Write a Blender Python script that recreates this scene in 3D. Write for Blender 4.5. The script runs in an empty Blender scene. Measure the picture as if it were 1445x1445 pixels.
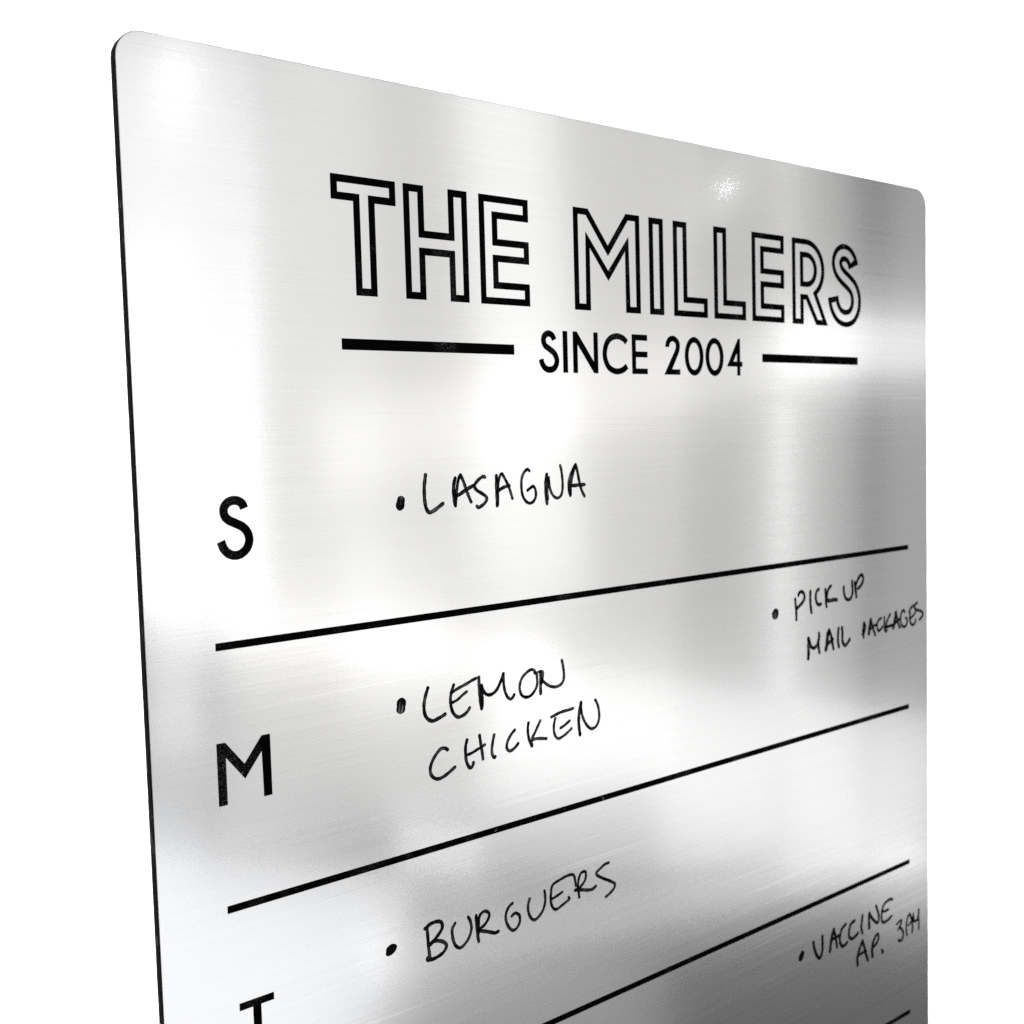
import bpy, bmesh, math, random
from mathutils import Matrix, Vector

random.seed(4)
scene = bpy.context.scene
col = scene.collection

# ------------------------------------------------------------------ camera
TOP = 1.70            # height of the board's top edge above the floor, metres
CAM_POS = [-0.11105, -0.11603, 0.31361]   # board metres: x right, y up from the top left corner, z out from the face
CAM_ROWS = [[0.786286, -0.027951, 0.617231], [-0.06316, -0.997379, 0.035294], [0.614627, -0.066736, -0.78599]]
LENS = 39.2282

def W(x, y, z=0.0):
    """board metres -> world metres (the board hangs on a wall facing -Y)"""
    return Vector((x, -z, TOP + y))

def wdir(v):
    return Vector((v[0], -v[2], v[1]))

cam = bpy.data.cameras.new("camera")
cam_ob = bpy.data.objects.new("camera", cam)
col.objects.link(cam_ob)
rx, ry, rz = wdir(CAM_ROWS[0]), -wdir(CAM_ROWS[1]), -wdir(CAM_ROWS[2])
m = Matrix((rx, ry, rz)).transposed().to_4x4()
m.translation = W(*CAM_POS)
cam_ob.matrix_world = m
cam.sensor_width = 36.0
cam.lens = LENS
cam.clip_start = 0.01
cam.clip_end = 60
cam.dof.use_dof = True
cam.dof.focus_distance = 0.37
cam.dof.aperture_fstop = 20.0
scene.camera = cam_ob

# ------------------------------------------------------------------ surroundings, added lamps and bulbs
LAMPS = [  # unseen lamps, made up and fitted to give the metal its reflected grey bands
    (0.374, 0.048, 0.287, 0.744, -0.019, 0.916),
    (0.898, 0.006, 0.807, 1.336, -0.094, 0.572),
    (0.948, 0.147, 0.183, 1.032, 0.067, 0.400),
    (0.633, 0.087, 0.146, 0.870, -0.006, 0.155),
    (1.448, -0.056, 0.302, 1.654, -0.087, 0.399),
    (1.689, -0.131, 0.249, 1.733, 0.004, 0.399),
    (2.138, -0.318, 0.471, 1.780, -0.054, 0.315),
    (1.252, -0.029, 1.291, 0.120, 0.152, 0.386),
    (0.726, -0.409, 0.613, 0.070, -0.228, 0.743),
    (1.523, -0.773, 1.340, 0.325, -0.250, 0.567),
    (0.351, -0.881, 0.655, 0.507, -0.363, 0.990),
    (0.960, -1.092, 0.618, 0.244, -0.322, 0.204),
    (0.325, -0.540, 0.246, 0.227, -0.198, 0.381),
    (0.405, -0.201, 0.070, 0.603, -0.003, 0.705),
    (0.893, -0.245, 0.070, 0.201, -0.026, 0.297),
    (1.951, 0.052, 0.646, 0.119, 0.035, 0.798),
    (1.632, -0.350, 0.070, 0.566, -0.032, 0.835),
    (0.748, -0.380, 0.177, 0.265, -0.046, 0.217),
    (0.811, -0.738, 0.154, 0.070, -0.286, 1.267),
    (1.416, -0.986, 1.492, 0.070, -0.149, 0.769),
]
SURROUND = 0.1051

world = bpy.data.worlds.new("World")
scene.world = world
world.use_nodes = True
wbg = world.node_tree.nodes["Background"]
wbg.inputs[0].default_value = (1, 1, 1, 1)
wbg.inputs[1].default_value = SURROUND

LAMP_D = 1.0          # the added reflection lamps stand one metre in front of the board

def area_lamp(name, loc, x_axis, y_axis, sx, sy, radiance, color=(1, 1, 1)):
    la = bpy.data.lights.new(name, 'AREA')
    la.shape = 'RECTANGLE'
    la.size, la.size_y = sx, sy
    la.energy = radiance * sx * sy * math.pi
    la.color = color
    o = bpy.data.objects.new(name, la)
    x = x_axis.normalized(); y = y_axis.normalized(); z = x.cross(y)
    mm = Matrix((x, y, z)).transposed().to_4x4()
    mm.translation = loc
    o.matrix_world = mm
    col.objects.link(o)
    return o

COOL, WARM = (0.970, 0.982, 1.0), (1.0, 0.990, 0.974)
TINT = {10: COOL, 12: COOL, 6: COOL, 4: WARM, 5: WARM, 7: WARM, 8: WARM, 1: WARM}
for n, (cx, cy, w, h, th, L) in enumerate(LAMPS):
    c, s = math.cos(th), math.sin(th)
    # a lamp shines along its local -Z: x right, y up in the board frame gives z out of the
    # board, so -Z points back at the board
    area_lamp("reflection_lamp", W(cx, cy, LAMP_D + 0.004 * n), wdir((c, s, 0)), wdir((-s, c, 0)), w, h, L, TINT.get(n, (1, 1, 1)))

def aimed(name, pos, target, sx, sy, radiance):
    p, q = W(*pos), W(*target)
    z = (p - q).normalized()
    x = Vector((0, 0, 1)).cross(z).normalized()
    return area_lamp(name, p, x, z.cross(x), sx, sy, radiance)

# strong lamp added far left to burn the wall out, clear of the face's reflections
aimed("wall_fill_lamp", (-1.35, 0.35, 1.6), (0.3, -0.1, 0), 0.8, 0.8, 80.0)
def mirror_point(bx, by, dist):
    """where a lamp must stand to be reflected at (bx, by) on the board"""
    d = Vector((bx - CAM_POS[0], by - CAM_POS[1], CAM_POS[2]))
    k = dist / d.z
    return (bx + d.x * k, by + d.y * k, dist)

def bulb(bx, by, diameter, radiance):
    """small bare bulb, seen as a sparkle in the lacquer"""
    la = bpy.data.lights.new("bulb", 'AREA')
    la.shape = 'DISK'; la.size = diameter
    la.energy = radiance * math.pi * math.pi * (diameter / 2) ** 2
    p, q = W(*mirror_point(bx, by, 1.3)), W(bx, by, 0)
    z = (p - q).normalized(); x = Vector((0, 0, 1)).cross(z).normalized()
    mm = Matrix((x, z.cross(x), z)).transposed().to_4x4(); mm.translation = p
    o = bpy.data.objects.new("bulb", la)
    o.matrix_world = mm
    col.objects.link(o)

bulb(0.2515, -0.0156, 0.012, 40.0)
bulb(0.0167, -0.0116, 0.03, 6.0)

scene.view_settings.view_transform = 'Standard'
scene.view_settings.look = 'None'
scene.view_settings.exposure = 0.0
scene.view_settings.gamma = 1.0
scene.cycles.use_light_tree = False
scene.cycles.use_adaptive_sampling = False
scene.cycles.use_denoising = True
scene.cycles.denoising_prefilter = 'NONE'      # keeps the fine grain of the brushed sheet
scene.cycles.max_bounces = 6
scene.cycles.sample_clamp_indirect = 10

# ------------------------------------------------------------------ materials
def new_mat(name):
    mt = bpy.data.materials.new(name); mt.use_nodes = True
    nt = mt.node_tree
    return mt, nt, nt.nodes["Principled BSDF"]

def N(nt, kind, **kw):
    n = nt.nodes.new(kind)
    for k, v in kw.items():
        setattr(n, k, v)
    return n

def noise(nt, vec, scale_vec, detail=3.0, rough=0.5, off=(0, 0, 0)):
    mp = N(nt, 'ShaderNodeMapping')
    mp.inputs['Scale'].default_value = scale_vec
    mp.inputs['Location'].default_value = off
    nt.links.new(vec, mp.inputs['Vector'])
    n = N(nt, 'ShaderNodeTexNoise')
    n.inputs['Scale'].default_value = 1.0
    n.inputs['Detail'].default_value = detail
    n.inputs['Roughness'].default_value = rough
    nt.links.new(mp.outputs[0], n.inputs['Vector'])
    return n

def ramp(nt, sock, p0, p1, c0=0.0, c1=1.0):
    r = N(nt, 'ShaderNodeMapRange')
    r.inputs['From Min'].default_value = p0; r.inputs['From Max'].default_value = p1
    r.inputs['To Min'].default_value = c0; r.inputs['To Max'].default_value = c1
    nt.links.new(sock, r.inputs['Value'])
    return r.outputs['Result']

def math_(nt, op, a, b):
    n = N(nt, 'ShaderNodeMath', operation=op)
    for i, s in enumerate((a, b)):
        if isinstance(s, (int, float)): n.inputs[i].default_value = s
        else: nt.links.new(s, n.inputs[i])
    return n.outputs[0]

def combine(nt, a, b, c):
    n = N(nt, 'ShaderNodeCombineXYZ')
    for i, s in enumerate((a, b, c)):
        if isinstance(s, (int, float)): n.inputs[i].default_value = s
        else: nt.links.new(s, n.inputs[i])
    return n.outputs[0]

def tilt(nt, vec):
    """shading normal = geometry normal + vec"""
    g = N(nt, 'ShaderNodeNewGeometry')
    a = N(nt, 'ShaderNodeVectorMath', operation='ADD')
    nt.links.new(g.outputs['Normal'], a.inputs[0]); nt.links.new(vec, a.inputs[1])
    n = N(nt, 'ShaderNodeVectorMath', operation='NORMALIZE')
    nt.links.new(a.outputs[0], n.inputs[0])
    return n.outputs[0]

# brushed silver sheet under a thin satin lacquer
m_metal, nt, b = new_mat("brushed_silver")
tc = N(nt, 'ShaderNodeTexCoord').outputs['Object']
fine = noise(nt, tc, (12, 1, 2900), 4, 0.62)
mid = noise(nt, tc, (5, 1, 420), 3, 0.55, (3.1, 0, 7.7))
grain = noise(nt, tc, (1500, 1, 1900), 2, 0.6, (1, 0, 2))
lin = math_(nt, 'ADD', math_(nt, 'MULTIPLY', math_(nt, 'SUBTRACT', fine.outputs['Fac'], 0.5), 0.016),
            math_(nt, 'MULTIPLY', math_(nt, 'SUBTRACT', mid.outputs['Fac'], 0.5), 0.002))
gx = math_(nt, 'MULTIPLY', math_(nt, 'SUBTRACT', grain.outputs['Fac'], 0.5), 0.018)
# sparse long scratches that follow the brushing
scr = noise(nt, tc, (9, 1, 1500), 0, 0.5, (11, 0, 5))
scr = ramp(nt, scr.outputs['Fac'], 0.715, 0.76)
nvec = combine(nt, gx, 0.0, math_(nt, 'ADD', math_(nt, 'ADD', lin, gx), math_(nt, 'MULTIPLY', scr, 0.014)))
nt.links.new(tilt(nt, nvec), b.inputs['Normal'])
b.inputs['Metallic'].default_value = 1.0
tone = ramp(nt, fine.outputs['Fac'], 0.3, 0.7, 0.885, 0.945)
cc = N(nt, 'ShaderNodeCombineColor')
for i, k in enumerate((1.0, 0.998, 1.0)):
    nt.links.new(math_(nt, 'MULTIPLY', tone, k), cc.inputs[i])
nt.links.new(cc.outputs[0], b.inputs['Base Color'])
nt.links.new(ramp(nt, mid.outputs['Fac'], 0.3, 0.7, 0.156, 0.174), b.inputs['Roughness'])
b.inputs['Anisotropic'].default_value = 0.56
b.inputs['Anisotropic Rotation'].default_value = 0.25
tg = N(nt, 'ShaderNodeTangent', direction_type='UV_MAP', uv_map='UVMap')
nt.links.new(tg.outputs[0], b.inputs['Tangent'])
b.inputs['Coat Weight'].default_value = 1.0
b.inputs['Coat Roughness'].default_value = 0.04
b.inputs['Coat IOR'].default_value = 1.5
cn = noise(nt, tc, (1300, 1, 1300), 1, 0.5, (4, 0, 4))
sep = N(nt, 'ShaderNodeSeparateColor'); nt.links.new(cn.outputs['Color'], sep.inputs[0])
cx = math_(nt, 'MULTIPLY', math_(nt, 'SUBTRACT', sep.outputs[0], 0.5), 0.035)
cz = math_(nt, 'MULTIPLY', math_(nt, 'SUBTRACT', sep.outputs[1], 0.5), 0.035)
nt.links.new(tilt(nt, combine(nt, cx, 0.0, cz)), b.inputs['Coat Normal'])

def black_plastic(name, base, speck, laser):
    mt, nt, b = new_mat(name)
    tc = N(nt, 'ShaderNodeTexCoord').outputs['Object']
    patch = ramp(nt, noise(nt, tc, (60, 60, 45), 2, 0.6, (2, 2, 9)).outputs['Fac'], 0.54, 0.68)
    dots = ramp(nt, noise(nt, tc, (1500, 1500, 2600) if laser else (700, 700, 260), 3, 0.7).outputs['Fac'], 0.50, 0.72)
    dust = ramp(nt, noise(nt, tc, (420, 420, 420), 0, 0.5, (5, 8, 1)).outputs['Fac'], 0.795, 0.83)
    v = math_(nt, 'ADD', base, math_(nt, 'MULTIPLY', math_(nt, 'MULTIPLY', patch, dots), speck))
    v = math_(nt, 'ADD', v, math_(nt, 'MULTIPLY', dust, 0.02))
    cc = N(nt, 'ShaderNodeCombineColor')
    for i in range(3): nt.links.new(v, cc.inputs[i])
    nt.links.new(cc.outputs[0], b.inputs['Base Color'])
    b.inputs['Roughness'].default_value = 0.55
    b.inputs['Specular IOR Level'].default_value = 0.004
    return mt

m_core = black_plastic("black_core", 0.0006, 0.030, False)
m_engr = black_plastic("engraved_black", 0.0005, 0.028, True)

# whiteboard marker: dark rims, streaky thinner middle that lets the metal through
m_ink, nt, b = new_mat("marker_ink")
uv = N(nt, 'ShaderNodeUVMap', uv_map='UVMap').outputs[0]
st = noise(nt, uv, (220, 5.0, 1), 3, 0.6)
sx = N(nt, 'ShaderNodeSeparateXYZ'); nt.links.new(uv, sx.inputs[0])
mid_ = math_(nt, 'ABSOLUTE', math_(nt, 'SUBTRACT', sx.outputs[1], 0.5), 0.0)
core = ramp(nt, mid_, 0.36, 0.20)
blot = ramp(nt, noise(nt, tc_ := N(nt, 'ShaderNodeTexCoord').outputs['Object'], (120, 120, 120), 2, 0.6).outputs['Fac'], 0.36, 0.56)
s = math_(nt, 'MULTIPLY', math_(nt, 'MULTIPLY', ramp(nt, st.outputs['Fac'], 0.46, 0.60), core), blot)
alpha = math_(nt, 'SUBTRACT', 0.985, math_(nt, 'MULTIPLY', s, 0.42))
nt.links.new(alpha, b.inputs['Alpha'])
b.inputs['Base Color'].default_value = (0.001, 0.001, 0.001, 1)
b.inputs['Roughness'].default_value = 0.5
b.inputs['Specular IOR Level'].default_value = 0.012

m_wall, nt, b = new_mat("white_paint")
tc = N(nt, 'ShaderNodeTexCoord').outputs['Object']
pt = noise(nt, tc, (260, 260, 260), 3, 0.5)
bp_ = N(nt, 'ShaderNodeBump'); bp_.inputs['Strength'].default_value = 0.15; bp_.inputs['Distance'].default_value = 0.001
nt.links.new(pt.outputs['Fac'], bp_.inputs['Height']); nt.links.new(bp_.outputs[0], b.inputs['Normal'])
b.inputs['Base Color'].default_value = (0.86, 0.86, 0.86, 1)
b.inputs['Roughness'].default_value = 0.7
b.inputs['Specular IOR Level'].default_value = 0.2

# ------------------------------------------------------------------ shape helpers (board millimetres)
def inset(poly, d):
    """offset a simple polygon inwards by d with mitred corners"""
    n = len(poly)
    A = sum(poly[i][0] * poly[(i + 1) % n][1] - poly[(i + 1) % n][0] * poly[i][1] for i in range(n))
    sg = 1 if A > 0 else -1
    out = []
    for i in range(n):
        p0, p1, p2 = Vector(poly[i - 1]), Vector(poly[i]), Vector(poly[(i + 1) % n])
        e1, e2 = (p1 - p0).normalized(), (p2 - p1).normalized()
        n1, n2 = Vector((-e1.y, e1.x)) * sg, Vector((-e2.y, e2.x)) * sg
        k = n1 + n2
        if k.length < 1e-6: k = n1.copy()
        k = k / max(k.dot(n1), 0.25)
        out.append(tuple(p1 + k * d))
    return out

def smooth(pts, step=0.4):
    """centripetal-like Catmull-Rom through pts, resampled every step mm"""
    P = [Vector(p) for p in pts]
    P = [P[0] * 2 - P[1]] + P + [P[-1] * 2 - P[-2]]
    out = []
    for i in range(1, len(P) - 2):
        a, b_, c, d = P[i - 1:i + 3]
        k = max(2, int((c - b_).length / step))
        for j in range(k):
            t = j / k
            out.append(0.5 * ((2 * b_) + (c - a) * t + (2 * a - 5 * b_ + 4 * c - d) * t * t + (3 * b_ - a - 3 * c + d) * t ** 3))
    out.append(P[-2].copy())
    return out

def stroke_outline(pts, w, step=0.4):
    """outline of a stroke of width w with square ends"""
    c = smooth(pts, step)
    L, Rr = [], []
    for i, p in enumerate(c):
        t = (c[min(i + 1, len(c) - 1)] - c[max(i - 1, 0)]).normalized()
        n = Vector((-t.y, t.x)) * w / 2
        L.append(tuple(p + n)); Rr.append(tuple(p - n))
    return L + Rr[::-1]

def ellipse(cx, cy, rx_, ry_, n=48):
    return [(cx + rx_ * math.cos(2 * math.pi * i / n), cy + ry_ * math.sin(2 * math.pi * i / n)) for i in range(n)]

def rounded_rect(x0, y0, x1, y1, r, n=14):
    out = []
    for cx, cy, a in ((x1 - r, y1 - r, 0), (x0 + r, y1 - r, 90), (x0 + r, y0 + r, 180), (x1 - r, y0 + r, 270)):
        for i in range(n + 1):
            q = math.radians(a + 90 * i / n)
            out.append((cx + r * math.cos(q), cy + r * math.sin(q)))
    return out

def rect(x0, y0, x1, y1):
    return [(x0, y0), (x1, y0), (x1, y1), (x0, y1)]

def slab(loops, z0, z1):
    """mesh of a flat sheet with holes (even-odd loops), from depth z0 to z1 (mm, board frame)"""
    cu = bpy.data.curves.new("tmp", 'CURVE')
    cu.dimensions = '2D'; cu.fill_mode = 'BOTH'
    cu.extrude = (z1 - z0) / 2 / 1000
    for lp in loops:
        s_ = cu.splines.new('POLY'); s_.points.add(len(lp) - 1); s_.use_cyclic_u = True
        for q, (x_, y_) in zip(s_.points, lp):
            q.co = (x_ / 1000, y_ / 1000, 0, 1)
    o = bpy.data.objects.new("tmp", cu)
    col.objects.link(o)
    dg = bpy.context.evaluated_depsgraph_get()
    me = bpy.data.meshes.new_from_object(o.evaluated_get(dg), depsgraph=dg)
    bpy.data.objects.remove(o); bpy.data.curves.remove(cu)
    zc = (z0 + z1) / 2 / 1000
    for v in me.vertices:
        x_, y_, z_ = v.co
        v.co = (x_, -(z_ + zc), y_)
    while me.uv_layers: me.uv_layers.remove(me.uv_layers[0])
    uvl = me.uv_layers.new(name="UVMap")
    for lp in me.loops:
        c_ = me.vertices[lp.vertex_index].co
        uvl.data[lp.index].uv = (c_.x, c_.z)
    me.materials.clear()
    return me

# ------------------------------------------------------------------ wall
bm = bmesh.new()
bmesh.ops.create_cube(bm, size=1.0)
for v in bm.verts:
    v.co = Vector((v.co.x * 6.0 + 0.5, v.co.y * 0.12 + 0.06 + 0.00355, v.co.z * 3.0 + 1.5))
me = bpy.data.meshes.new("wall"); bm.to_mesh(me); bm.free()
me.materials.append(m_wall)
wall = bpy.data.objects.new("wall", me); col.objects.link(wall)
wall["kind"] = "structure"
wall["label"] = "plain white painted wall behind the silver board"

# ------------------------------------------------------------------ the board
board = bpy.data.objects.new("menu_board", None)
board.location = W(0, 0, 0)
col.objects.link(board)
board["label"] = "brushed silver weekly menu board with black engraved title, day letters and handwritten notes"
board["category"] = "sign"

def part(name, me, mat, label=None, loc=(0, 0, 0)):
    o = bpy.data.objects.new(name, me)
    if not me.materials: me.materials.append(mat)
    col.objects.link(o); o.parent = board
    if label: o["label"] = label
    return o

BW, BH = 400.0, 682.0
outline = rounded_rect(0, -BH, BW, 0, 8.0)
T_, B_ = -31.75, -69.4          # title: cap line and base line
A1, X0, X1, X2 = -39.7, -46.6, -54.6, -61.5

def E(x0, x1):
    s_ = x0 + 8.0
    return [(x0, T_), (x1, T_), (x1, A1), (s_, A1), (s_, X0), (x1, X0), (x1, X1), (s_, X1), (s_, X2), (x1, X2), (x1, B_), (x0, B_)]

def Lg(x0, x1):
    s_ = x0 + 8.0
    return [(x0, T_), (s_, T_), (s_, -61.4), (x1, -61.4), (x1, B_), (x0, B_)]

def arc(cx, cy, r, a0, a1, n=16, ry=None):
    ry = ry or r
    return [(cx + r * math.cos(math.radians(a0 + (a1 - a0) * i / n)), cy + ry * math.sin(math.radians(a0 + (a1 - a0) * i / n))) for i in range(n + 1)]

R_outer = [(294.3, T_)] + arc(304.3, -45.0, 13.3, 90, -54, 26, 13.25) + [(319.9, B_), (311.2, B_), (303.9, -58.5), (302.3, -58.5), (302.3, B_), (294.3, B_)]
R_count = [(302.3, -39.9)] + arc(304.6, -45.15, 5.1, 90, -90, 18, 5.25) + [(302.3, -50.4)]
S_mid = [(339.6, -41.6), (338.3, -38.6), (335.8, -36.3), (332.4, -35.5), (329.3, -36.5), (327.4, -38.8), (327.1, -41.4),
         (328.6, -44.3), (331.8, -46.7), (335.4, -48.7), (339.0, -51.2), (340.9, -54.3), (341.3, -57.8), (340.4, -61.3),
         (337.6, -64.4), (333.4, -65.5), (329.2, -64.6), (326.3, -62.2), (324.6, -59.2), (323.9, -56.0)]
title = [
    ('T', [(65.5, T_), (89.5, T_), (89.5, A1), (81.5, A1), (81.5, B_), (73.5, B_), (73.5, A1), (65.5, A1)], None),
    ('H', [(92.4, T_), (100.5, T_), (100.5, -46.5), (110.3, -46.5), (110.3, T_), (118.3, T_), (118.3, B_), (110.3, B_), (110.3, -54.65), (100.5, -54.65), (100.5, B_), (92.4, B_)], None),
    ('E', E(123.2, 145.2), None),
    ('M', [(166.5, T_), (174.0, T_), (183.8, -44.5), (193.4, T_), (200.8, T_), (200.8, B_), (192.75, B_), (192.75, -46.2), (183.8, -57.9), (174.6, -46.2), (174.6, B_), (166.5, B_)], None),
    ('I', rect(205.75, B_, 213.8, T_), None),
    ('L', Lg(219.3, 239.3), None),
    ('L', Lg(243.2, 263.2), None),
    ('E', E(267.2, 288.8), None),
    ('R', R_outer, R_count),
    ('S', stroke_outline(S_mid, 8.0, 0.7), None),
]
RIM = 2.45
holes = []            # every loop cut through the silver sheet
engraved = []         # (name, label, loops of one black piece)
def inner_of(ch, outer):
    if ch == 'S':
        # the inline stroke stops short of the ends
        c = smooth(S_mid, 0.3)
        while (c[0] - Vector(S_mid[0])).length < RIM: c.pop(0)
        while (c[-1] - Vector(S_mid[-1])).length < RIM: c.pop()
        return stroke_outline([tuple(q) for q in c[::3] + [c[-1]]], 8.0 - 2 * RIM, 0.7)
    return inset(outer, RIM)

for ch, outer, counter in title:
    inner = inner_of(ch, outer)
    loops = [outer, inner]
    if counter:
        loops += [inset(counter, -RIM), counter]
    engraved.append(('title_letter', 'outlined black letter %s of the title' % ch, loops))

def small(ch, *loops): engraved.append(('engraved_letter', 'small solid black %s under the title' % ch, list(loops)))
ct, cb = -77.45, -92.8
small('S', stroke_outline([(156.0, -80.9), (155.1, -79.3), (153.2, -78.65), (151.4, -79.6), (150.9, -81.3), (151.6, -83.0), (153.7, -84.3), (155.8, -85.7), (157.0, -87.7), (156.8, -89.7), (155.5, -91.3), (153.4, -91.8), (151.4, -91.2), (150.1, -89.7), (149.6, -88.0)], 2.35))
small('I', rect(160.05, cb, 162.45, ct))
small('N', [(165.0, ct), (167.1, ct), (175.35, -88.3), (175.35, ct), (177.65, ct), (177.65, cb), (175.4, cb), (167.35, -82.3), (167.35, cb), (165.0, cb)])
small('C', stroke_outline([(192.7, -80.7), (190.7, -79.2), (187.6, -78.5), (184.4, -79.3), (182.1, -81.5), (181.05, -85.0), (181.6, -88.2), (183.3, -90.6), (186.1, -91.8), (188.6, -91.8), (190.8, -91.1), (192.7, -89.8)], 2.35))
small('E', [(195.35, ct), (203.9, ct), (203.9, -79.8), (197.6, -79.8), (197.6, -84.0), (203.9, -84.0), (203.9, -86.3), (197.6, -86.3), (197.6, -90.6), (203.9, -90.6), (203.9, cb), (195.35, cb)])
small('2', [(213.8, -81.8)] + [tuple(q) for q in smooth([(213.85, -81.4), (214.5, -79.4), (216.0, -77.8), (218.2, -77.25), (220.4, -77.9), (222.0, -79.6), (222.3, -81.6), (221.6, -84.0), (220.1, -86.6), (217.7, -90.6)], 0.6)] +
      [(222.4, -90.6), (222.4, cb), (213.1, cb)] + [tuple(q) for q in smooth([(216.4, -87.6), (218.9, -83.8), (219.9, -81.7), (219.5, -80.2), (218.1, -79.5), (216.7, -80.2), (216.1, -81.9)], 0.6)])
small('0', ellipse(230.6, -85.2, 5.6, 7.85), ellipse(230.6, -85.2, 3.25, 5.5))
small('0', ellipse(242.9, -85.2, 5.6, 7.85), ellipse(242.9, -85.2, 3.2, 5.45))
small('4', [(257.6, -77.2), (259.0, -77.2), (259.0, -86.8), (260.4, -86.8), (260.4, -88.95), (259.0, -88.95), (259.0, -92.7), (256.9, -92.7), (256.9, -88.95), (250.5, -88.95)], [(256.8, -83.4), (256.8, -86.8), (254.7, -86.8)])

def day(ch, loop): engraved.append(('day_letter', 'black day initial %s at the left margin' % ch, [loop]))
day('S', stroke_outline([(31.95, -135.1), (31.4, -133.7), (30.3, -132.85), (28.8, -132.5), (27.0, -132.9), (25.7, -134.2), (25.4, -135.7), (25.8, -137.2), (27.0, -138.4), (29.0, -139.4), (31.2, -140.6), (32.6, -142.2), (33.2, -144.2), (32.9, -146.0), (31.9, -147.6), (30.1, -148.8), (28.2, -149.0), (26.4, -148.3), (25.0, -146.8), (24.1, -144.5)], 2.75))
day('M', [(19.75, -204.85), (22.6, -204.95), (28.45, -212.5), (34.35, -204.9), (37.2, -204.9), (37.2, -224.0), (34.4, -224.0), (34.2, -209.8), (28.5, -217.2), (22.6, -209.6), (22.6, -224.0), (19.75, -224.0)])
day('T', [(23.3, -286.1), (34.8, -286.1), (34.8, -288.5), (30.45, -288.5), (30.45, -305.2), (27.7, -305.2), (27.7, -288.5), (23.3, -288.5)])

def rule(lbl, x0, y0, x1, y1): engraved.append(('engraved_rule', lbl, [rect(x0, y0, x1, y1)]))
rule('short thick black rule left of the small line of lettering', 67.5, -86.75, 137.3, -83.15)
rule('short thick black rule right of the small line of lettering', 273.3, -86.75, 342.4, -83.15)
for i, yc in enumerate((-175.9, -256.1, -335.75, -414.2, -493.6, -573.0)):
    rule('long thin black rule across the board', 20.9, yc - 1.2, 383.4, yc + 1.2)

for nm, lbl, loops in engraved: holes += loops

face = part("face_sheet", slab([outline] + holes, -0.30, 0.0), m_metal)
core = part("core_plate", slab([rounded_rect(-0.27, -BH - 0.27, BW + 0.27, 0.27, 8.27)], -3.50, -0.302), m_core)
for nm, lbl, loops in engraved:
    part(nm, slab(loops, -0.30, -0.12), m_engr, lbl)

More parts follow.
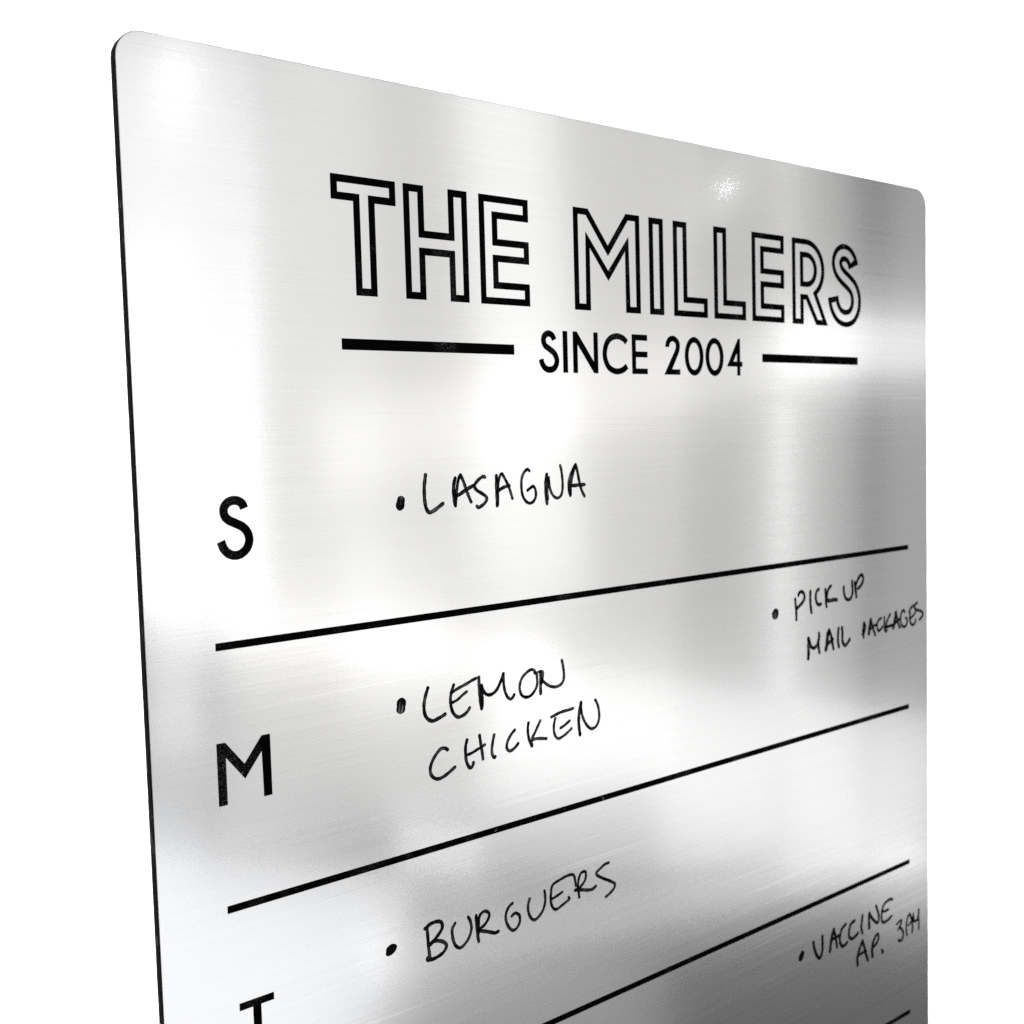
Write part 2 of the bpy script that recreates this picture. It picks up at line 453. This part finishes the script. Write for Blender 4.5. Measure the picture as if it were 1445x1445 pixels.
# ------------------------------------------------------------------ handwriting: pen strokes as thin raised ribbons of ink
NOTES = [
 ('lasagna', [
  ('bullet', [(3.3,[(87.6,-135.95),(87.4,-136.8),(87.19,-137.64)])]),
  ('L', [(1.46,[(97.66,-127.84),(97.08,-131.41),(96.95,-134.63),(97.14,-137.37),(97.65,-139.39),(98.8,-140.58),(100.62,-140.07),(102.62,-138.94),(104.39,-137.92)])]),
  ('A', [(1.46,[(109.81,-129.5),(109.09,-132.0),(109.03,-135.28),(109.38,-138.08),(109.6,-138.86)]),(1.27,[(109.61,-138.73),(110.1,-135.59),(110.52,-132.57),(111.25,-129.82),(112.08,-128.46)]),(1.33,[(112.08,-128.46),(113.24,-130.67),(114.38,-133.78),(115.39,-136.13),(116.26,-137.97)]),(1.4,[(109.49,-135.43),(111.2,-135.27),(113.42,-134.12),(115.66,-133.08),(117.74,-132.29)])]),
  ('S', [(1.33,[(122.53,-129.68),(121.84,-129.39),(120.05,-130.22),(118.4,-131.68),(117.89,-132.68),(118.79,-134.01),(120.98,-135.28),(122.55,-136.27),(123.16,-137.34),(122.13,-138.83),(120.49,-139.76),(119.36,-140.21),(118.74,-139.66)])]),
  ('A', [(1.33,[(127.63,-129.35),(127.51,-132.47),(127.54,-136.11),(127.63,-140.03)]),(1.21,[(127.98,-139.53),(128.16,-134.58),(128.53,-131.47),(129.43,-129.17),(130.2,-128.81)]),(1.21,[(130.2,-128.81),(131.36,-130.56),(132.77,-132.98),(133.84,-135.66),(134.53,-137.81)]),(1.33,[(127.57,-135.33),(129.08,-134.37),(131.09,-133.55),(133.26,-133.19)])]),
  ('G', [(1.21,[(142.65,-128.27),(141.71,-127.7),(140.14,-128.83),(139.05,-130.9),(138.78,-133.8),(139.18,-136.74),(140.47,-138.93),(142.31,-139.97),(144.04,-139.54),(145.31,-137.87),(145.38,-135.73),(144.74,-134.23),(143.89,-134.0),(142.67,-134.66),(141.62,-135.27)])]),
  ('N', [(1.46,[(150.8,-129.95),(150.17,-133.02),(150.2,-137.33),(150.62,-140.59)]),(1.27,[(151.03,-139.0),(150.85,-135.75),(151.23,-133.07),(151.71,-131.2)]),(1.21,[(151.71,-131.2),(151.91,-133.64),(152.53,-136.1),(153.88,-138.07),(155.64,-138.85),(157.27,-138.12),(158.16,-136.12),(158.34,-132.86),(157.93,-129.03),(157.39,-126.88)])]),
  ('A', [(1.33,[(161.96,-138.24),(161.31,-135.73),(161.6,-132.46),(163.16,-129.24),(164.88,-126.83)]),(1.21,[(162.22,-137.98),(162.33,-134.69),(163.29,-130.89),(164.68,-127.38)]),(1.33,[(164.99,-126.84),(165.88,-129.9),(166.68,-133.52),(167.69,-136.61),(168.99,-138.84)]),(1.46,[(162.26,-134.68),(164.81,-134.59),(167.39,-134.52),(169.05,-134.52)])]),
 ]),
 ('lemon', [
  ('bullet', [(3.7,[(85.02,-203.56),(84.89,-204.53),(84.74,-205.38)])]),
  ('L', [(1.4,[(95.75,-200.19),(94.69,-202.8),(93.97,-205.72),(94.15,-208.79),(95.42,-210.92),(97.34,-211.85),(99.63,-211.42),(101.18,-210.93),(102.49,-210.4)])]),
  ('E', [(1.33,[(106.45,-200.9),(105.49,-203.06),(104.93,-205.54),(105.13,-208.41),(106.12,-210.91),(107.94,-212.4),(110.15,-212.14),(111.92,-211.15),(112.92,-210.02)]),(1.21,[(105.42,-203.44),(108.01,-202.44),(111.82,-201.37),(114.07,-200.56),(116.07,-200.04)]),(1.14,[(105.65,-206.95),(107.86,-206.3),(109.94,-205.09),(111.87,-204.11)])]),
  ('M', [(1.4,[(117.28,-199.89),(117.33,-202.91),(117.52,-206.61),(117.88,-209.83),(118.15,-211.19)]),(1.4,[(118.15,-211.19),(118.56,-208.89),(118.36,-205.7),(117.96,-203.27)]),(1.33,[(118.39,-202.95),(119.18,-205.18),(120.76,-206.63),(122.71,-206.82),(124.88,-205.72),(126.62,-203.34),(128.23,-200.26)]),(1.27,[(128.23,-200.26),(128.21,-203.59),(128.67,-206.6),(129.75,-208.92),(131.06,-209.95),(132.08,-209.58),(132.86,-208.63)])]),
  ('O', [(1.27,[(142.78,-202.37),(142.47,-201.37),(140.93,-200.73),(138.49,-201.71),(136.37,-203.54),(135.42,-206.36),(136.17,-209.18),(138.18,-210.47),(140.6,-210.19),(142.75,-208.37),(143.69,-206.33),(143.63,-203.05)]),(1.02,[(142.45,-202.04),(143.66,-202.23),(145.24,-201.98)])]),
  ('N', [(1.52,[(145.41,-202.23),(145.36,-205.78),(145.19,-208.49),(145.2,-210.27)]),(1.27,[(145.76,-202.14),(146.52,-202.53),(146.32,-204.28),(145.79,-206.39)]),(1.27,[(146.0,-205.33),(147.71,-206.97),(149.8,-208.27),(152.27,-208.95),(154.62,-208.63),(156.11,-207.48),(156.64,-205.61),(156.45,-202.53),(155.82,-199.52)])]),
 ]),
 ('chicken', [
  ('C', [(1.33,[(103.06,-222.98),(102.0,-222.24),(100.28,-222.14),(98.23,-223.65),(96.59,-225.71),(95.64,-228.14),(95.98,-230.36),(97.62,-231.96),(99.6,-232.33),(102.21,-231.56),(104.27,-230.55),(105.91,-229.67)])]),
  ('H', [(1.33,[(111.37,-221.15),(110.69,-223.46),(110.59,-226.13),(110.93,-228.88),(111.9,-230.92),(112.77,-231.34),(113.54,-230.64),(113.88,-229.73)]),(1.14,[(111.03,-226.46),(113.26,-226.17),(115.38,-225.48),(117.21,-224.98),(119.05,-224.3)]),(1.33,[(116.86,-220.6),(117.26,-223.51),(117.75,-226.57),(118.05,-229.22)])]),
  ('I', [(1.27,[(123.27,-221.57),(122.57,-224.04),(122.06,-226.93),(122.39,-228.98),(123.12,-229.88),(123.51,-229.51)])]),
  ('C', [(1.27,[(132.63,-221.57),(131.17,-222.68),(129.52,-224.63),(128.76,-226.75),(129.24,-228.22),(130.48,-228.79),(132.23,-228.18),(133.37,-227.39),(134.03,-226.76)])]),
  ('K', [(1.27,[(139.07,-220.11),(138.69,-222.28),(138.89,-225.16),(139.7,-227.68),(140.41,-229.0)]),(1.27,[(144.64,-220.33),(143.21,-222.4),(141.93,-224.31),(140.67,-225.85)]),(1.27,[(140.43,-228.53),(140.48,-226.88),(142.45,-226.66),(144.87,-227.01),(147.31,-227.52)])]),
  ('E', [(1.27,[(150.03,-219.94),(152.53,-219.3),(155.36,-218.84),(158.21,-218.73),(160.76,-218.52)]),(1.21,[(151.86,-220.75),(151.16,-223.15),(151.13,-225.79),(152.09,-227.9),(153.47,-228.65),(155.69,-228.1),(157.93,-227.07),(159.71,-226.06)]),(1.21,[(154.38,-224.83),(156.45,-224.12),(158.86,-222.91)])]),
  ('N', [(1.52,[(163.94,-229.18),(163.68,-227.41),(163.4,-224.17),(163.73,-220.8),(164.82,-216.94)]),(1.27,[(164.82,-216.94),(164.87,-220.26),(165.75,-223.36),(167.45,-226.14),(169.52,-227.88),(171.83,-227.68),(173.37,-225.98),(173.94,-223.59),(173.54,-220.29),(172.72,-218.17),(172.09,-217.19)])]),
 ]),
 ('burguers', [
  ('bullet', [(2.3,[(76.6,-286.88),(77.06,-286.02),(78.82,-285.65)]),(2.2,[(76.64,-285.89),(78.08,-285.19),(78.8,-285.99),(77.19,-286.98)])]),
  ('B', [(1.33,[(92.09,-282.79),(92.32,-285.8),(92.51,-289.68),(92.76,-292.12),(93.03,-293.98)]),(1.4,[(91.3,-282.99),(93.5,-282.03),(96.27,-281.91),(98.15,-282.83),(98.43,-284.69),(97.14,-286.38),(94.99,-288.09),(93.04,-289.4),(94.28,-288.46),(97.04,-289.02),(99.09,-290.24),(99.92,-291.69),(98.79,-293.43),(96.48,-294.33),(94.04,-294.6),(91.98,-294.29),(92.01,-293.51)])]),
  ('U', [(1.27,[(103.83,-284.81),(102.59,-286.54),(102.65,-289.55),(103.6,-292.54),(105.51,-294.18),(107.7,-293.51),(109.77,-291.42),(110.78,-288.7),(110.34,-285.85),(109.49,-284.24)])]),
  ('R', [(1.4,[(112.94,-284.79),(113.1,-288.18),(113.4,-291.93),(113.79,-294.33)]),(1.27,[(113.79,-291.43),(113.9,-288.42),(114.38,-285.52),(115.9,-284.29),(117.56,-284.47),(118.74,-285.88),(118.19,-287.56),(116.46,-289.19),(114.4,-289.94)]),(1.4,[(113.82,-290.53),(116.38,-291.45),(118.94,-292.54),(120.97,-293.46),(122.49,-293.4)])]),
  ('G', [(1.27,[(129.31,-284.94),(127.65,-285.78),(126.24,-288.0),(126.26,-290.63),(127.39,-293.27),(129.16,-294.96),(131.02,-294.69),(132.44,-292.8),(132.4,-290.46),(130.81,-289.0),(129.36,-289.24),(128.86,-289.59)])]),
  ('U', [(1.27,[(137.35,-285.51),(136.51,-288.0),(136.75,-290.74),(137.92,-293.09),(139.36,-294.11),(141.28,-293.57),(143.47,-291.69),(144.63,-288.99),(144.72,-286.32),(144.48,-284.57)])]),
  ('E', [(1.21,[(160.0,-286.83),(159.44,-283.58),(158.59,-282.15),(155.95,-281.78),(151.98,-282.4),(148.47,-283.48),(147.59,-286.45),(147.41,-289.44),(148.4,-292.1),(150.09,-293.2),(152.96,-292.39),(155.63,-291.45),(156.62,-291.04),(156.2,-290.24)]),(1.14,[(148.08,-288.62),(150.48,-288.11),(153.13,-287.39)])]),
  ('R', [(1.27,[(160.88,-287.42),(161.26,-289.59),(161.51,-291.73)]),(1.21,[(160.86,-288.1),(161.41,-284.8),(162.6,-282.71),(164.42,-282.44),(165.2,-283.41),(164.77,-285.72),(163.13,-287.35),(161.53,-288.11)]),(1.4,[(159.6,-288.44),(162.4,-289.05),(165.54,-290.09),(168.26,-290.5),(170.12,-289.8)])]),
  ('S', [(1.27,[(177.09,-282.37),(174.98,-282.52),(172.16,-283.7),(170.51,-284.66),(171.16,-285.88),(174.35,-287.97),(178.03,-290.04),(180.11,-291.67),(179.59,-293.3),(177.42,-294.64),(175.29,-295.45)])]),
 ]),
 ('pick up', [
  ('bullet', [(4.4,[(280.17,-196.7),(280.02,-197.01),(279.81,-197.31)])]),
  ('P', [(1.62,[(293.96,-191.97),(294.41,-195.68),(294.72,-199.05),(294.68,-201.38)]),(1.7,[(296.34,-190.4),(297.15,-189.32),(299.01,-189.19),(300.57,-190.7),(300.43,-192.69),(298.92,-194.2),(297.05,-195.32),(295.08,-196.43)])]),
  ('I', [(1.78,[(304.98,-189.66),(304.82,-192.85),(305.03,-196.24),(305.63,-199.35)])]),
  ('C', [(1.7,[(311.1,-189.3),(309.45,-190.31),(308.87,-192.96),(309.64,-195.42),(311.26,-196.56),(312.63,-196.27)])]),
  ('K', [(1.7,[(316.03,-190.0),(316.36,-193.45),(316.49,-196.2),(316.91,-197.96)]),(1.7,[(320.21,-188.73),(318.24,-190.24),(317.26,-192.53),(317.06,-194.9)]),(1.94,[(316.89,-195.05),(319.55,-195.52),(322.35,-195.42),(324.48,-195.73)])]),
  ('U', [(1.7,[(330.06,-190.28),(330.2,-192.9),(331.42,-195.64),(333.7,-196.7),(335.73,-195.95),(336.92,-193.63),(336.78,-190.82),(336.59,-188.17)])]),
  ('P', [(1.78,[(338.72,-189.09),(339.27,-191.78),(339.65,-194.28),(339.92,-195.89)]),(1.7,[(338.98,-191.75),(340.48,-188.74),(342.85,-186.35),(344.33,-185.97),(345.49,-187.32),(344.88,-189.55),(343.09,-191.3),(341.2,-192.16)])]),
 ]),
 ('mail', [
  ('M', [(2.11,[(302.92,-220.12),(303.24,-217.91),(303.15,-215.01),(303.27,-212.86),(303.21,-211.14)]),(1.78,[(303.35,-211.25),(304.32,-213.18),(305.01,-214.91),(306.44,-215.92),(308.18,-215.71),(309.65,-214.64),(310.7,-212.78),(311.16,-211.02),(310.98,-209.73)]),(1.78,[(310.55,-212.76),(310.52,-214.94),(310.78,-216.98),(311.19,-218.5)])]),
  ('A', [(2.43,[(316.05,-217.9),(316.83,-215.81),(317.16,-213.29),(317.64,-210.78)]),(1.62,[(317.64,-210.6),(318.41,-209.14)]),(1.78,[(318.56,-209.07),(319.71,-211.24),(320.58,-213.56),(321.14,-216.04),(321.79,-218.34)]),(1.94,[(316.68,-215.61),(318.77,-214.97),(321.17,-213.83)])]),
  ('I', [(1.78,[(325.81,-209.27),(325.41,-211.62),(325.22,-214.37),(325.5,-216.26),(325.99,-218.0)])]),
  ('L', [(1.86,[(328.47,-209.33),(328.81,-211.51),(328.65,-213.91),(328.99,-216.18),(330.34,-217.95),(332.03,-217.53),(333.58,-216.44),(334.36,-215.61)])]),
 ]),
 ('packages', [
  ('P', [(1.59,[(345.77,-209.19),(345.26,-211.73),(344.72,-214.73)]),(1.45,[(345.49,-216.25),(345.51,-214.6),(346.52,-212.83),(346.94,-210.99),(346.16,-209.24)])]),
  ('A', [(2.03,[(349.76,-215.04),(350.1,-212.82),(350.73,-210.52),(351.43,-208.35)]),(1.59,[(351.43,-208.35),(352.53,-211.23),(353.71,-213.77),(354.97,-216.2)]),(1.45,[(350.5,-213.35),(352.92,-211.99),(355.55,-211.37)])]),
  ('C', [(1.45,[(360.05,-208.69),(358.01,-209.28),(356.57,-211.02),(356.75,-213.2),(357.75,-214.65),(359.59,-214.05),(361.03,-213.03)])]),
  ('K', [(1.45,[(362.72,-208.54),(362.61,-211.54),(362.87,-214.47),(364.09,-215.84),(364.72,-215.19)]),(1.45,[(367.61,-207.68),(365.81,-209.52),(364.34,-211.76),(364.32,-213.45)]),(1.59,[(363.5,-213.58),(366.39,-213.47),(369.31,-213.23)])]),
  ('A', [(2.17,[(370.13,-214.68),(370.99,-212.35),(371.85,-209.77),(372.5,-207.42)]),(1.59,[(372.5,-207.42),(373.53,-210.47),(374.35,-213.01),(375.69,-215.26)]),(1.59,[(370.98,-213.08),(373.1,-211.88),(376.06,-210.9)])]),
  ('G', [(1.45,[(380.0,-207.94),(378.86,-206.95),(377.36,-208.0),(376.49,-210.1),(376.47,-212.55),(377.52,-214.52),(379.22,-215.35),(380.93,-215.07),(382.1,-213.49),(382.03,-211.76),(380.96,-211.14)])]),
  ('E', [(1.45,[(387.69,-205.64),(385.08,-206.94),(383.99,-208.54),(384.85,-209.39),(384.4,-211.8),(385.25,-214.14),(386.97,-215.47),(388.72,-214.82),(389.73,-213.21)]),(1.38,[(384.83,-211.86),(386.79,-211.11),(388.75,-209.86),(389.63,-208.84)])]),
  ('S', [(1.52,[(390.97,-204.65),(388.78,-205.64),(388.56,-206.61),(390.29,-208.18),(393.36,-208.91),(395.56,-209.92),(396.22,-211.0),(395.1,-212.37),(393.11,-213.5)])]),
 ]),
 ('vaccine', [
  ('bullet', [(3.4,[(296.19,-356.65),(295.64,-357.45),(295.14,-358.12)])]),
  ('V', [(1.86,[(304.58,-353.78),(305.19,-356.6),(306.79,-360.28),(308.7,-362.47),(310.38,-361.77),(311.38,-358.89),(311.43,-355.72),(311.36,-352.86)])]),
  ('A', [(2.11,[(317.03,-361.73),(317.76,-358.39),(318.66,-355.09),(320.12,-352.32)]),(1.78,[(320.12,-352.32),(321.22,-355.52),(322.03,-358.99),(322.57,-361.49)]),(1.62,[(318.06,-357.05),(320.92,-356.5),(324.08,-356.57)])]),
  ('C', [(1.78,[(329.35,-352.57),(326.43,-353.86),(324.94,-356.65),(324.9,-359.88),(326.6,-362.39),(328.93,-362.39),(330.58,-361.63)])]),
  ('C', [(1.78,[(336.4,-352.79),(333.44,-353.79),(332.05,-356.64),(332.19,-359.59),(334.52,-361.1),(337.19,-360.75),(339.29,-359.75)])]),
  ('I', [(1.78,[(342.98,-352.24),(342.34,-355.35),(342.01,-358.19),(342.88,-360.83)])]),
  ('N', [(2.11,[(348.46,-359.94),(348.38,-356.41),(348.6,-352.78)]),(1.7,[(348.72,-352.82),(351.13,-356.11),(354.18,-358.87),(356.03,-359.23),(356.56,-356.6),(355.47,-353.3),(354.27,-350.72)])]),
  ('E', [(1.62,[(368.04,-351.22),(366.15,-350.57),(362.36,-351.18),(359.83,-353.07),(358.86,-356.52),(359.14,-359.6),(360.69,-360.81),(364.15,-360.71),(367.33,-359.57)]),(1.46,[(360.12,-355.21),(362.31,-355.47),(364.52,-355.36)])]),
 ]),
 ('ap', [
  ('A', [(1.94,[(338.8,-375.72),(338.54,-372.15),(340.08,-368.6),(342.83,-364.86)]),(1.94,[(342.83,-364.86),(344.3,-368.45),(345.76,-372.6),(347.13,-375.81)]),(1.62,[(339.45,-370.97),(342.46,-370.64),(345.78,-370.76)])]),
  ('P', [(2.03,[(351.05,-375.2),(350.65,-371.92),(351.3,-368.78),(352.86,-366.65)]),(1.7,[(351.3,-369.15),(352.87,-366.28),(355.35,-365.18),(356.26,-366.95),(355.0,-369.17),(352.21,-370.54)])]),
  ('period', [(2.0,[(359.05,-374.63),(359.67,-375.72)])]),
 ]),
 ('3am', [
  ('3', [(1.38,[(371.79,-365.04),(373.86,-364.43),(375.67,-364.06),(375.92,-365.35),(374.35,-366.87),(373.05,-368.3)]),(1.59,[(374.61,-367.4),(376.41,-369.31),(377.56,-371.34),(377.42,-372.83),(376.37,-374.34),(375.07,-374.55),(373.26,-373.85)])]),
  ('A', [(1.45,[(380.81,-373.41),(380.18,-370.6),(380.47,-366.86),(381.41,-364.38),(383.13,-363.04)]),(1.59,[(383.13,-363.04),(384.56,-365.46),(385.33,-368.15),(385.71,-370.73),(385.43,-373.11)]),(1.16,[(381.9,-368.82),(383.49,-367.91),(385.34,-366.92)])]),
  ('M', [(1.59,[(385.86,-368.31),(386.14,-366.54),(386.56,-364.2)]),(1.59,[(386.42,-365.23),(387.33,-367.82),(389.32,-368.41),(390.67,-367.1),(391.5,-363.32)]),(1.38,[(391.08,-366.45),(391.46,-369.66),(391.44,-373.22)])]),
 ]),
]


def ribbon(bm, uvl, pts, w, z0, rnd):
    c = smooth(pts, 0.28)
    n = len(c)
    cum = [0.0]
    for i in range(1, n): cum.append(cum[-1] + (c[i] - c[i - 1]).length)
    tot = cum[-1]
    rows = []
    ph = rnd.random() * 10
    # round ends: shrink the width along a half circle beyond the first and last point
    samples = []
    t0 = (c[1] - c[0]).normalized(); t1 = (c[-1] - c[-2]).normalized()
    for k in range(5):
        a = math.radians(4 + 86 * k / 4.0)
        samples.append((c[0] - t0 * math.cos(a) * w / 2, t0, math.sin(a), -math.cos(a) * w / 2))
    for i in range(n):
        t = (c[min(i + 1, n - 1)] - c[max(i - 1, 0)])
        t = t.normalized() if t.length > 1e-9 else t0
        samples.append((c[i], t, 1.0, cum[i]))
    for k in range(5):
        a = math.radians(90 - 86 * k / 4.0)
        samples.append((c[-1] + t1 * math.cos(a) * w / 2, t1, math.sin(a), tot + math.cos(a) * w / 2))
    off = rnd.random() * 50
    ns = len(samples)
    for i, (p_, t, f, s_) in enumerate(samples):
        ww = w * f * (1 + 0.06 * math.sin(s_ * 1.9 + ph) + 0.03 * math.sin(s_ * 5.3 + 2 * ph))
        nn = Vector((-t.y, t.x)) * ww / 2
        zz = z0 + 0.012 * i / ns
        r_ = []
        for side, lev in ((-1, 0.001), (-0.94, 1), (0, 1), (0.94, 1), (1, 0.001)):
            q = p_ + nn * side
            z_ = zz if lev == 1 else 0.001
            r_.append(bm.verts.new((q.x / 1000, -z_ / 1000, q.y / 1000)))
        rows.append((r_, (s_ + off) / 1000, f))
    vs = (0.0, 0.03, 0.5, 0.97, 1.0)
    for (ra, ua, fa), (rb, ub, fb) in zip(rows, rows[1:]):
        for k in range(4):
            fc = bm.faces.new((ra[k], ra[k + 1], rb[k + 1], rb[k]))
            for lp, (u_, v_, f_) in zip(fc.loops, ((ua, vs[k], fa), (ua, vs[k + 1], fa), (ub, vs[k + 1], fb), (ub, vs[k], fb))):
                lp[uvl].uv = (u_, 0.5 + (v_ - 0.5) * f_ if f_ > 0.5 else v_)

rnd = random.Random(11)
for word, glyphs in NOTES:
    for ch, strokes in glyphs:
        bm = bmesh.new(); uvl = bm.loops.layers.uv.new("UVMap")
        for k, (w, pts) in enumerate(strokes):
            ribbon(bm, uvl, pts, w, 0.022 + 0.016 * k, rnd)
        bmesh.ops.recalc_face_normals(bm, faces=bm.faces)
        me = bpy.data.meshes.new("ink"); bm.to_mesh(me); bm.free()
        dot = ch in ('bullet', 'period')
        part("ink_dot" if dot else "handwritten_letter", me, m_ink,
             ("marker dot in the handwritten note %s" if dot else "marker letter " + ch + " in the handwritten note %s") % word)
